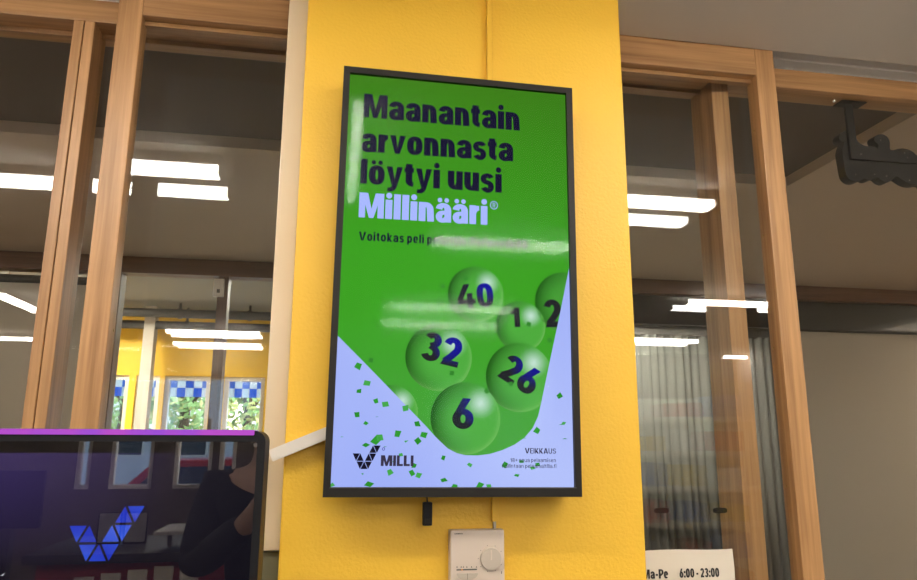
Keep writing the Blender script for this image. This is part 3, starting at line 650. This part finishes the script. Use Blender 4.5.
bt = obj('rocker_button', prism(bmesh.new(), [(cx+rr_*math.cos(t), q0.z+.62*rr_*math.sin(t)) for t in [math.pi+math.pi*i/16 for i in range(17)]], 1.321, 1.3255), M['dial'], r)
obj('split_line', bx(cx-.0003, cx+.0003, 1.3205, 1.3215, q0.z-.0105, q0.z), M['darkgrey'], bt)
b = bmesh.new(); A, B = at(454.2, 534.4, 1.325), at(463.2, 534.9, 1.325)
P, wd = text_polys('SIEMENS'.replace('N', 'M'), .10, .22, .15)
Nq = rect(0, 0, .2, 1)+rect(.5, 0, .7, 1)+[[(0, 1), (.24, 1), (.7, 0), (.46, 0)]]
P, x = [], 0
for ch in 'SIEMENS':
    g, w_ = (Nq, .7) if ch == 'N' else glyph(ch, .22, .15); P += [[(px_+x, py) for px_, py in qq] for qq in g]; x += w_+.12
s_ = (B.x-A.x)/x
for qq in P: b.faces.new([b.verts.new((A.x+px_*s_, fy, A.z+py*.0021)) for px_, py in orient(qq)])
obj('maker_lettering', b, M['ink'], r, recalc=False)

# white trunking from the gaming terminal to the screen
A, B = at(271.3, 455.8, 1.335), at(332, 431, 1.335)
d = (B-A).normalized(); nrm = Vector((-d.z, 0, d.x)); hw = .0108
r = thing('cable_trunking', (A.x, 1.338, A.z), 'slanting white cable trunking between the gaming terminal and the screen', 'trunking')
P_ = [A+nrm*hw, A-nrm*hw, B-nrm*hw, B+nrm*hw]
obj('base_channel', prism(bmesh.new(), [(p_.x, p_.z) for p_ in P_], 1.332, 1.350), M['white'], r)
P2 = [A+nrm*(hw-.0008)-d*.0008, A-nrm*(hw-.0008)-d*.0008, B-nrm*(hw-.0008), B+nrm*(hw-.0008)]
obj('snap_cover', prism(bmesh.new(), [(p_.x, p_.z) for p_ in P2], 1.3285, 1.3325), M['white'], r)

# ------------------------------------------------------------------ gaming terminal at lower left
KY = 1.10
kr = at(260.8, 520, KY).x; kt = at(200, 430.5, KY).z; kl = kr-.78; kb = kt-.46
K = thing('gaming_terminal', ((kl+kr)/2, KY+.06, 0), 'black gaming terminal with purple light strip at lower left', 'terminal')
def rrect(x0, x1, z0, z1, r_, n=8):
    o = []
    for cx, cz, a in ((x1-r_, z1-r_, 0), (x0+r_, z1-r_, 90), (x0+r_, z0+r_, 180), (x1-r_, z0+r_, 270)):
        o += [(cx+r_*math.cos(math.radians(a+90*i/n)), cz+r_*math.sin(math.radians(a+90*i/n))) for i in range(n+1)]
    return o
o = obj('casing', prism(bmesh.new(), rrect(kl, kr, kb, kt, .016), KY+.0085, KY+.075), M['black'], K)
bi = .0135; sx0, sx1 = kl+bi, at(256.8, 452, KY).x; sz1 = at(120, 441.5, KY).z; sz0 = kb+.02
b = bmesh.new(); oo, ii = rrect(kl, kr, kb, kt, .016), rrect(sx0, sx1, sz0, sz1, .004)
VO = [[b.verts.new((x, y, z)) for x, z in L] for L in (oo, ii) for y in (KY, KY+.008)]
n = len(oo)
for i in range(n):
    j = (i+1) % n
    b.faces.new((VO[0][i], VO[0][j], VO[2][j], VO[2][i])); b.faces.new((VO[1][j], VO[1][i], VO[3][i], VO[3][j]))
    b.faces.new((VO[0][j], VO[0][i], VO[1][i], VO[1][j])); b.faces.new((VO[2][i], VO[2][j], VO[3][j], VO[3][i]))
obj('bezel', b, M['black'], K)
# light strip with drifting violet and pink
m, nn, l, bb = base_mat('violet_light'); nn.remove(bb)
tc = nn.new('ShaderNodeTexCoord'); no = nn.new('ShaderNodeTexNoise'); no.inputs['Scale'].default_value = 9; l.new(tc.outputs['Object'], no.inputs['Vector'])
rp = nn.new('ShaderNodeValToRGB'); rp.color_ramp.elements[0].position = .36; rp.color_ramp.elements[0].color = srgb(140, 84, 225); rp.color_ramp.elements[1].position = .56; rp.color_ramp.elements[1].color = srgb(190, 84, 205)
e = nn.new('ShaderNodeEmission'); e.inputs[1].default_value = .36; l.new(no.outputs['Fac'], rp.inputs[0]); l.new(rp.outputs[0], e.inputs[0]); l.new(e.outputs[0], nn['Material Output'].inputs['Surface'])
lz0, lz1 = at(120, 434.8, KY).z, at(120, 429.6, KY).z; lx1 = at(254.5, 432, KY).x
obj('light_strip', bx(kl+.018, lx1, KY-.002, KY+.06, lz0, lz1+.0006, bev=.0015), m, K)
# display picture: dim violet glow with the emblem
bm = bmesh.new(); cl = bm.loops.layers.float_color.new('picture')
ky = KY+.0070
def kpaint(poly, colf, dy=0):
    f = bm.faces.new([bm.verts.new((x, ky-dy, z)) for x, z in orient(poly)])
    for lp in f.loops: lp[cl] = colf(lp.vert.co.x, lp.vert.co.z) if callable(colf) else colf
sband = at(120, 453, KY).z
def glow(x, z):
    c = mixc(srgb(58, 46, 92), srgb(36, 30, 50), (x-at(20, 460, KY).x)/.20)
    c = mixc(c, srgb(22, 19, 26), (sband-z)/.16)
    return mixc(c, srgb(20, 18, 26), (x-at(120, 460, KY).x)/.16)
nx, nz = 14, 8
for i in range(nx):
    for j in range(nz):
        a0, a1 = sx0+(sx1-sx0)*i/nx, sx0+(sx1-sx0)*(i+1)/nx; c0, c1 = sz0+(sband-sz0)*j/nz, sz0+(sband-sz0)*(j+1)/nz
        kpaint([(a0, c0), (a1, c0), (a1, c1), (a0, c1)], glow)
kpaint([(sx0, sband), (sx1, sband), (sx1, sz1), (sx0, sz1)], srgb(16, 14, 15))
mk = at(95.5, 562.5, KY)
mark(mk.x, mk.z-.001, 19.0/FPX*KY, 17.3/FPX*KY*.94, lambda q: kpaint(q, lambda x, z: mixc(srgb(30, 48, 190), srgb(58, 96, 228), .5+.5*math.sin(x*300+z*200)), .0001))
q = at(1, 575.5, KY); kpaint([(q.x-.004, q.z-.0015), (q.x, q.z-.0015), (q.x+.0014, q.z+.0025), (q.x-.001, q.z)], srgb(220, 220, 230), .0001)
obj('display_picture', bm, picture_mat('kiosk_picture', .38), K, recalc=False)
obj('front_glass', bx(sx0, sx1, KY+.003, KY+.0045, sz0, sz1), M['kiosk_glass'], K)
q = at(255.5, 445, KY); obj('camera_dot', cyl(bmesh.new(), (q.x, KY+.0029, q.z), (q.x, KY+.0022, q.z), .003), M['darkgrey'], K)
obj('column', bx((kl+kr)/2-.09, (kl+kr)/2+.09, KY+.03, KY+.13, .03, kb+.1, bev=.006), M['black'], K)
obj('base_plate', bx((kl+kr)/2-.26, (kl+kr)/2+.26, KY-.12, KY+.24, 0, .03, bev=.006), M['gunmetal'], K)

# ------------------------------------------------------------------ opening hours notice on the right leaf
NY = 1.5175
n0, n1 = at(733, 548.5, NY), at(645, 551.5, NY); nx0, nx1, nz1 = n0.x-.21, n0.x-.002, n0.z
r = thing('hours_notice', ((nx0+nx1)/2, NY, nz1-.297), 'white paper notice with opening hours on the right glass', 'notice')
b = bmesh.new(); nn_ = 12; rows = []
for j in range(9):
    z = nz1-.297*j/8
    rows.append([b.verts.new((nx0+(nx1-nx0)*i/nn_+(.002*math.sin(j*1.1) if i == nn_ else 0), NY-.0006*(1+math.sin(i*.8+j*.7)), z+.0012*math.sin(i*.5))) for i in range(nn_+1)])
for j in range(8):
    for i in range(nn_): b.faces.new((rows[j][i], rows[j][i+1], rows[j+1][i+1], rows[j+1][i]))
obj('sheet', b, M['paper'], r, True)
for w_i, (s, a, c, tp, gp) in enumerate((('Ma-Pe', (643.2, 579.0), (668.5, 578.4), 569.6, .08), ('6:00 - 23:00', (679.8, 577.9), (719.5, 577.0), 568.6, .08))):
    b = bmesh.new(); P, wd = text_polys(s, gp, .29, .18); A, B, T = at(*a, NY-.002), at(*c, NY-.002), at(a[0], tp, NY-.002)
    for q in P: b.faces.new([b.verts.new((A.x+x*(B.x-A.x)/wd, NY-.0016, A.z+x*(B.z-A.z)/wd+y*(T.z-A.z))) for x, y in orient(q)])
    obj('day_lettering' if w_i == 0 else 'hours_lettering', b, M['ink'], r, recalc=False)
# two small dark oval pull labels further back
for i, u in enumerate((661.5, 720)):
    q = at(u, 510.5, 1.631)
    o = obj('oval_sticker', prism(bmesh.new(), [(q.x+(.0185*math.copysign(abs(math.cos(t))**.6, math.cos(t))), q.z+.0062*math.copysign(abs(math.sin(t))**.6, math.sin(t))) for t in [2*math.pi*k/28 for k in range(28)]], 1.6305, 1.6318), M['bezel'])
    tag(o, ['small dark oval sticker on the glass near the yellow pillar', 'small dark oval sticker on the glass beside the oak post'][i], 'sticker')

# ------------------------------------------------------------------ hanging sign seen from behind
SY = 1.631
pl0, pl1 = at(838, 104, SY), at(862, 104, SY)
S = thing('hanging_sign', ((pl0.x+pl1.x)/2+.15, SY, HB0-.30), 'charcoal lettering sign seen from behind, hung from the oak head at right', 'sign')
obj('ceiling_plate', bx(pl0.x, pl1.x, SY-.018, SY+.02, HB0-.004, HB0, bev=.001), M['sign'], S)
v0 = at(844.5, 110, SY).x; v1 = at(852, 110, SY).x; hz1, hz0 = at(858, 153.5, SY).z, at(858, 159.5, SY).z
obj('arm', bx(v0, v1, SY-.004, SY+.004, hz0, HB0-.004, bev=.001), M['sign'], S)
hx1 = v1+.52
obj('arm', bx(v1, hx1, SY-.004, SY+.004, hz0, hz1, bev=.001), M['sign'], S)
obj('arm', bx(hx1, hx1+(v1-v0), SY-.004, SY+.004, hz0, HB0-.004, bev=.001), M['sign'], S)
obj('ceiling_plate', bx(hx1-.025, hx1+.04, SY-.018, SY+.02, HB0-.004, HB0, bev=.001), M['sign'], S)
cr = [(262, 250), (252, 262), (240, 254), (236, 240), (244, 222), (262, 212), (284, 216), (300, 236), (318, 262), (345, 277), (368, 276), (388, 280), (396, 290), (402, 270), (384, 256), (382, 240), (396, 228), (420, 226), (440, 240), (448, 262), (446, 288), (458, 295), (480, 287), (510, 285), (540, 297), (562, 318), (584, 338), (612, 346), (640, 330), (668, 318), (700, 322), (722, 300), (722, 262), (738, 244), (766, 248), (780, 270), (782, 320), (812, 334), (846, 330), (876, 346), (892, 378), (884, 416), (858, 440), (826, 446), (800, 434), (786, 428), (768, 452), (732, 462), (700, 450), (682, 436), (660, 452), (630, 458), (600, 446), (582, 430), (556, 436), (526, 432), (494, 414), (474, 398), (458, 416), (436, 428), (412, 418), (396, 402), (378, 412), (358, 418), (340, 408), (326, 420), (300, 424), (276, 412), (264, 390), (256, 340), (248, 300), (252, 280)]
# rounded outline pixels of the sign back
SB = SY+.006
pts = []
for cx, cz in cr:
    q = at(780+cx/4.146+2.0, 80+cz/4.146-.5, SB); pts.append((q.x, q.z))
def chaikin(p):
    o = []
    for i in range(len(p)):
        a, c = p[i], p[(i+1) % len(p)]; o += [(a[0]*.75+c[0]*.25, a[1]*.75+c[1]*.25), (a[0]*.25+c[0]*.75, a[1]*.25+c[1]*.75)]
    return o
obj('sign_back', prism(bmesh.new(), chaikin(pts), SB, SB+.028, 0, 1), [M['sign'], M['sign_side']], S)
for cx, cz in ((315, 241), (324, 314), (313, 392), (391, 392), (416, 250), (441, 399), (516, 303), (517, 328), (536, 416), (620, 400), (700, 420), (760, 300), (840, 400)):
    inarm = (cx, cz) in ((324, 314), (517, 328))
    q = at(780+cx/4.146, 80+cz/4.146, SB); y0 = SB-.0008 if not inarm else SY-.0048
    obj('screw', cyl(bmesh.new(), (q.x, y0, q.z), (q.x, SB+.001, q.z), .0022, n=10), M['steel'], S)
q = at(836, 106, SY-.02)
obj('mounting_screw', ball(bmesh.new(), (q.x+.002, SY-.012, HB0-.003), .005, u=12, v=8), M['steel'], S)

# ------------------------------------------------------------------ things in the shop behind, seen only as reflections
def mir(u, v, Yv): return at(u, v, Yv)     # place of a mirrored point at virtual depth Yv
yc = -1.6
r = thing('checkout_counter', (-.75, yc, 0), 'red fronted checkout counter mirrored in the gaming terminal', 'counter')
obj('front_panel', bx(-1.25, -.35, yc+.25, yc+.28, .06, 1.02), M['red'], r); obj('body', bx(-1.25, -.35, yc-.3, yc+.25, .0, 1.0), M['gunmetal'], r); obj('worktop', bx(-1.3, -.3, yc-.33, yc+.32, 1.02, 1.06, bev=.005), M['gunmetal'], r)
for i in range(6):
    o = obj('price_leaflet', bx(-1.2+.11*i, -1.12+.11*i, yc+.282, yc+.290, .72+.012*i, .95+.012*i), M['paper'])
    tag(o, 'pale leaflet on the red counter front, place %s from the left' % ['first', 'second', 'third', 'fourth', 'fifth', 'sixth'][i], 'leaflet', 'leaflets on the red counter')
r = thing('card_stand', (-.95, yc, 1.06), 'open dark folder standing on the checkout counter', 'folder')
for s, xa in ((-1, -1.10), (1, -.98)):
    obj('cover', bx(xa, xa+.11, yc-.01, yc+.0, 1.06, 1.21), M['gunmetal'], r); obj('page', bx(xa+.008, xa+.102, yc+.0005, yc+.002, 1.068, 1.202), M['grey'], r)
r = thing('display_tray', (-.55, yc+.1, 1.06), 'pale display tray on the checkout counter', 'tray')
obj('plate', bx(-.78, -.36, yc-.05, yc+.28, 1.13, 1.145, bev=.003), M['grey'], r)
for x in (-.74, -.40): obj('leg', bx(x-.01, x+.01, yc+.1, yc+.12, 1.06, 1.13), M['gunmetal'], r)
r = thing('till_monitor', (-1.5, yc-.2, 0), 'dark till monitor on a floor stand left of the counter', 'monitor')
obj('panel', bx(-1.72, -1.42, yc-.2, yc-.16, 1.12, 1.40, bev=.008), M['black'], r); obj('stand', bx(-1.60, -1.54, yc-.21, yc-.15, .03, 1.12), M['gunmetal'], r); obj('foot', bx(-1.75, -1.4, yc-.33, yc-.03, 0, .03), M['gunmetal'], r)
# shelving right of the photographer
r = thing('shop_shelf', (2.5, -2.2, 0), 'white wall shelf unit mirrored in the right glass', 'shelf')
obj('back_panel', bx(1.9, 3.3, -2.5, -2.47, 0, 1.9), M['wall'], r)
for x in (1.9, 3.27): obj('side_panel', bx(x, x+.03, -2.47, -2.1, 0, 1.9), M['wall'], r)
for k in range(7):
    z = .15+.26*k
    sh = obj('shelf_board', bx(1.93, 3.27, -2.47, -2.1, z, z+.02), M['wall'], r); obj('price_rail', bx(1.93, 3.27, -2.1, -2.09, z-.01, z+.03), M['white'], sh)
cols = [mat('box_red', (.5, .07, .05, 1), .5), mat('box_blue', (.07, .15, .45, 1), .5), mat('box_yellow', (.7, .5, .05, 1), .5), mat('box_white', (.7, .7, .68, 1), .5)]
cn = ['red', 'blue', 'yellow', 'white']; on = ['lowest', 'second', 'third', 'fourth', 'fifth', 'sixth', 'top']
for k in range(7):
    for i in range(4):
        z = .17+.26*k; xx = 1.97+.33*i; hgt = .12+.02*((i*3+k) % 4)
        o = obj('carton', bx(xx, xx+.22, -2.42, -2.15, z+.001, z+hgt, bev=.003), cols[(i+k) % 4])
        tag(o, '%s carton on the %s board of the shop shelf, place %d' % (cn[(i+k) % 4], on[k], i+1), 'carton', 'cartons on the shop shelf')

# ------------------------------------------------------------------ the photographer, mirrored in the gaming terminal
def skin(name, joints, edges, mt, parent, root=0, lv=2):
    me = bpy.data.meshes.new(name); org = ORG[parent.name]
    me.from_pydata([Vector(j[0])-org for j in joints], edges, []); me.materials.append(mt)
    o_ = bpy.data.objects.new(name, me); COL.objects.link(o_); o_.parent = parent; ORG[o_.name] = org
    o_.modifiers.new('skin', 'SKIN'); sl = me.skin_vertices[0].data if me.skin_vertices else None
    if sl is None:
        me.attributes.new('skin', 'FLOAT', 'POINT')
    for i, j in enumerate(joints):
        rr = j[1]; sl[i].radius = rr if isinstance(rr, tuple) else (rr, rr); sl[i].use_root = (i == root)
    s_ = o_.modifiers.new('sub', 'SUBSURF'); s_.levels = lv; s_.render_levels = lv
    for p_ in me.polygons: p_.use_smooth = True
    return o_
bxp, byp = -.20, -.42
PE = thing('person', (bxp, byp, 0), 'person in dark jacket holding up a phone, mirrored in the terminal glass', 'person')
J = [((bxp, byp, .95), .13), ((bxp, byp, 1.15), (.14, .10)), ((bxp, byp, 1.36), (.15, .11)), ((bxp, byp+.01, 1.48), .055), ((bxp, byp+.03, 1.56), .075), ((bxp, byp+.035, 1.66), .085),
     ((bxp-.19, byp, 1.40), .055), ((bxp-.24, byp+.05, 1.13), .045), ((bxp-.05, byp+.26, 1.30), .034), ((bxp+.06, byp+.34, 1.46), .028),
     ((bxp+.19, byp, 1.40), .055), ((bxp+.27, byp+.07, 1.15), .045), ((bxp+.22, byp+.28, 1.34), .034), ((bxp+.20, byp+.34, 1.49), .028),
     ((bxp-.09, byp, .88), .085), ((bxp-.10, byp+.02, .50), .060), ((bxp-.11, byp-.01, .09), .042), ((bxp-.12, byp+.13, .04), .036),
     ((bxp+.09, byp, .88), .085), ((bxp+.10, byp+.02, .50), .060), ((bxp+.11, byp-.01, .09), .042), ((bxp+.12, byp+.13, .04), .036)]
E_ = [(0, 1), (1, 2), (2, 3), (3, 4), (4, 5), (2, 6), (6, 7), (7, 8), (8, 9), (2, 10), (10, 11), (11, 12), (12, 13), (0, 14), (14, 15), (15, 16), (16, 17), (0, 18), (18, 19), (19, 20), (20, 21)]
skin('body', J, E_, M['skin'], PE)
inf = lambda j, g: (j[0], (j[1][0]+g, j[1][1]+g) if isinstance(j[1], tuple) else j[1]+g)
JJ = [inf(J[i], .016) for i in (0, 1, 2, 6, 7, 8, 10, 11, 12)]
skin('jacket', JJ, [(0, 1), (1, 2), (2, 3), (3, 4), (4, 5), (2, 6), (6, 7), (7, 8)], M['jacket'], PE)
JT = [inf(J[i], .016) for i in (0, 14, 15, 16, 18, 19, 20)]
skin('trousers', JT, [(0, 1), (1, 2), (2, 3), (0, 4), (4, 5), (5, 6)], M['jeans'], PE)
b = bmesh.new(); ball(b, (bxp, byp+.015, 1.685), .097, .95, 1.05, 1.0); bmesh.ops.delete(b, geom=[v for v in b.verts if v.co.y > byp+.07 and v.co.z < 1.70], context='VERTS'); obj('hair', b, M['hair'], PE, True)
for sx in (-1, 1):
    obj('eye', ball(bmesh.new(), (bxp+sx*.032, byp+.112, 1.63), .012), M['ink'], PE)
obj('nose', ball(bmesh.new(), (bxp, byp+.125, 1.605), .014, 1, 1, 1.5), M['skin'], PE); obj('mouth', ball(bmesh.new(), (bxp, byp+.112, 1.565), .018, 1.2, .5, .35), M['red'], PE)
for hx, hy, hz, sd in ((bxp+.07, byp+.35, 1.49, 1), (bxp+.19, byp+.35, 1.52, -1)):
    for k in range(4):
        a = (hx-sd*.0, hy, hz-.015+.018*k); skin('finger', [((hx, hy, hz-.02+.018*k), .010), ((hx+sd*.004, hy+.035, hz-.018+.018*k), .009), ((hx+sd*.03, hy+.045, hz-.018+.018*k), .008)], [(0, 1), (1, 2)], M['skin'], PE, lv=1)
    skin('thumb', [((hx, hy, hz-.02), .011), ((hx+sd*.02, hy-.012, hz+.01), .010), ((hx+sd*.035, hy-.014, hz+.03), .009)], [(0, 1), (1, 2)], M['skin'], PE, lv=1)
r = thing('phone', (0, -.05, 1.47), 'black phone held up by the photographer', 'phone')
obj('case', bx(-.085, -.012, byp+.372, byp+.380, 1.46, 1.60, bev=.003), M['black'], r); obj('display', bx(-.082, -.015, byp+.3705, byp+.3722, 1.463, 1.597), M['bezel'], r)

# ------------------------------------------------------------------ street outside
b = bmesh.new(); box(b, -40, 40, 9.2, 60, -.3, -.11); tag(obj('ground', b, M['asphalt']), 'grey street outside the yellow wall', 'street', kind='structure')
b = bmesh.new(); box(b, -40, 40, -60, -4.6, -.3, -.11); tag(obj('ground.001', b, M['asphalt']), 'grey street behind the shop windows', 'street', kind='structure')
def building(x0, x1, y0, y1, h, label, side):
    r_ = thing('building', ((x0+x1)/2, (y0+y1)/2, -.11), label, 'building')
    obj('wall', bx(x0, x1, y0, y1, -.11, h), M['facade'], r_); obj('roof', bx(x0-.2, x1+.2, y0-.2, y1+.2, h, h+.25), M['gunmetal'], r_)
    fy_ = y0-.02 if side > 0 else y1-.03
    for i in range(int((x1-x0)//2.4)):
        for k in range(int(h//3)):
            xa = x0+.6+2.4*i; za = .9+3*k
            f_ = obj('window', bx(xa, xa+1.3, fy_, fy_+.05, za, za+1.6), M['white'], r_); obj('pane', bx(xa+.08, xa+1.22, fy_-.01 if side > 0 else fy_+.05, fy_ if side > 0 else fy_+.06, za+.08, za+1.52), M['window_dark'], f_)
building(-24, -5.2, 27, 36, 9.5, 'grey building across the street, left of the trees', 1)
building(-3.6, 12, 30, 38, 8, 'grey building across the street, behind the trees', 1)
building(-14, 14, -38, -28, 9, 'grey building across the street behind the shop', -1)
def tree(x, y, h, rad, label, mats):
    r_ = thing('tree', (x, y, -.11), label, 'tree')
    b_ = bmesh.new(); cyl(b_, (x, y, -.11), (x+.1, y, h*.6), .14, .07, 10)
    for k in range(5):
        a = k*1.3; cyl(b_, (x+.06, y, h*.4+.1*k), (x+math.cos(a)*rad*.6, y+math.sin(a)*rad*.6, h*.6+.15*k), .05, .02, 8)
    obj('trunk', b_, M['bark'], r_)
    b_ = bmesh.new()
    for k in range(2600):
        while True:
            d_ = Vector((random.uniform(-1, 1), random.uniform(-1, 1), random.uniform(-1, 1)))
            if .25 < d_.length < 1: break
        c_ = Vector((x+d_.x*rad, y+d_.y*rad, h*.62+d_.z*h*.36)); s_ = random.uniform(.07, .13)
        a_ = Vector((random.uniform(-1, 1), random.uniform(-1, 1), random.uniform(-1, 1))).normalized(); p_ = a_.orthogonal().normalized()
        f_ = b_.faces.new([b_.verts.new(c_+a_*s_), b_.verts.new(c_+p_*s_*.5), b_.verts.new(c_-a_*s_), b_.verts.new(c_-p_*s_*.5)]); f_.material_index = random.randrange(len(mats))
    obj('foliage', b_, mats, r_, recalc=False)
tx = at(182, 410, 15).x
tree(tx, 15, 5.2, 1.2, 'leafy green street tree seen through the street window', [M['leaf'], M['leaf'], M['leaf2']])
tree(at(245, 410, 18.5).x, 18.5, 5.4, 1.3, 'yellow green street tree beside the cream board', [M['leaf'], M['leaf2'], M['leaf2']])
tree(at(120, 410, 24).x, 24, 6, 1.6, 'distant dark street tree at the far left', [M['leaf']])
def car(x, y, mt, label):
    r_ = thing('car', (x, y, -.11), label, 'car'); z = -.11
    prof = [(-2.1, .35), (-2.1, .75), (-1.3, .88), (-.75, 1.38), (.75, 1.42), (1.45, .95), (2.1, .82), (2.15, .35)]
    obj('body', prism(bmesh.new(), [(x+a, z+c_) for a, c_ in prof], y-.85, y+.85), mt, r_)
    obj('side_window', prism(bmesh.new(), [(x-1.1, z+.92), (x-.68, z+1.3), (x+.7, z+1.33), (x+1.2, z+.96)], y-.87, y+.87), M['window_dark'], r_)
    for a in (-1.35, 1.35):
        for s in (-1, 1): obj('wheel', cyl(bmesh.new(), (x+a, y+s*.68, z+.33), (x+a, y+s*.88, z+.33), .33), M['ink'], r_)
car(at(115, 420, 19).x, 19, M['grey'], 'grey car parked on the street at the far left')
car(at(200, 430, 23).x, 22, M['redp'], 'red car parked behind the street trees')
car(-1.6, -9, M['redp'], 'red car parked behind the shop windows')
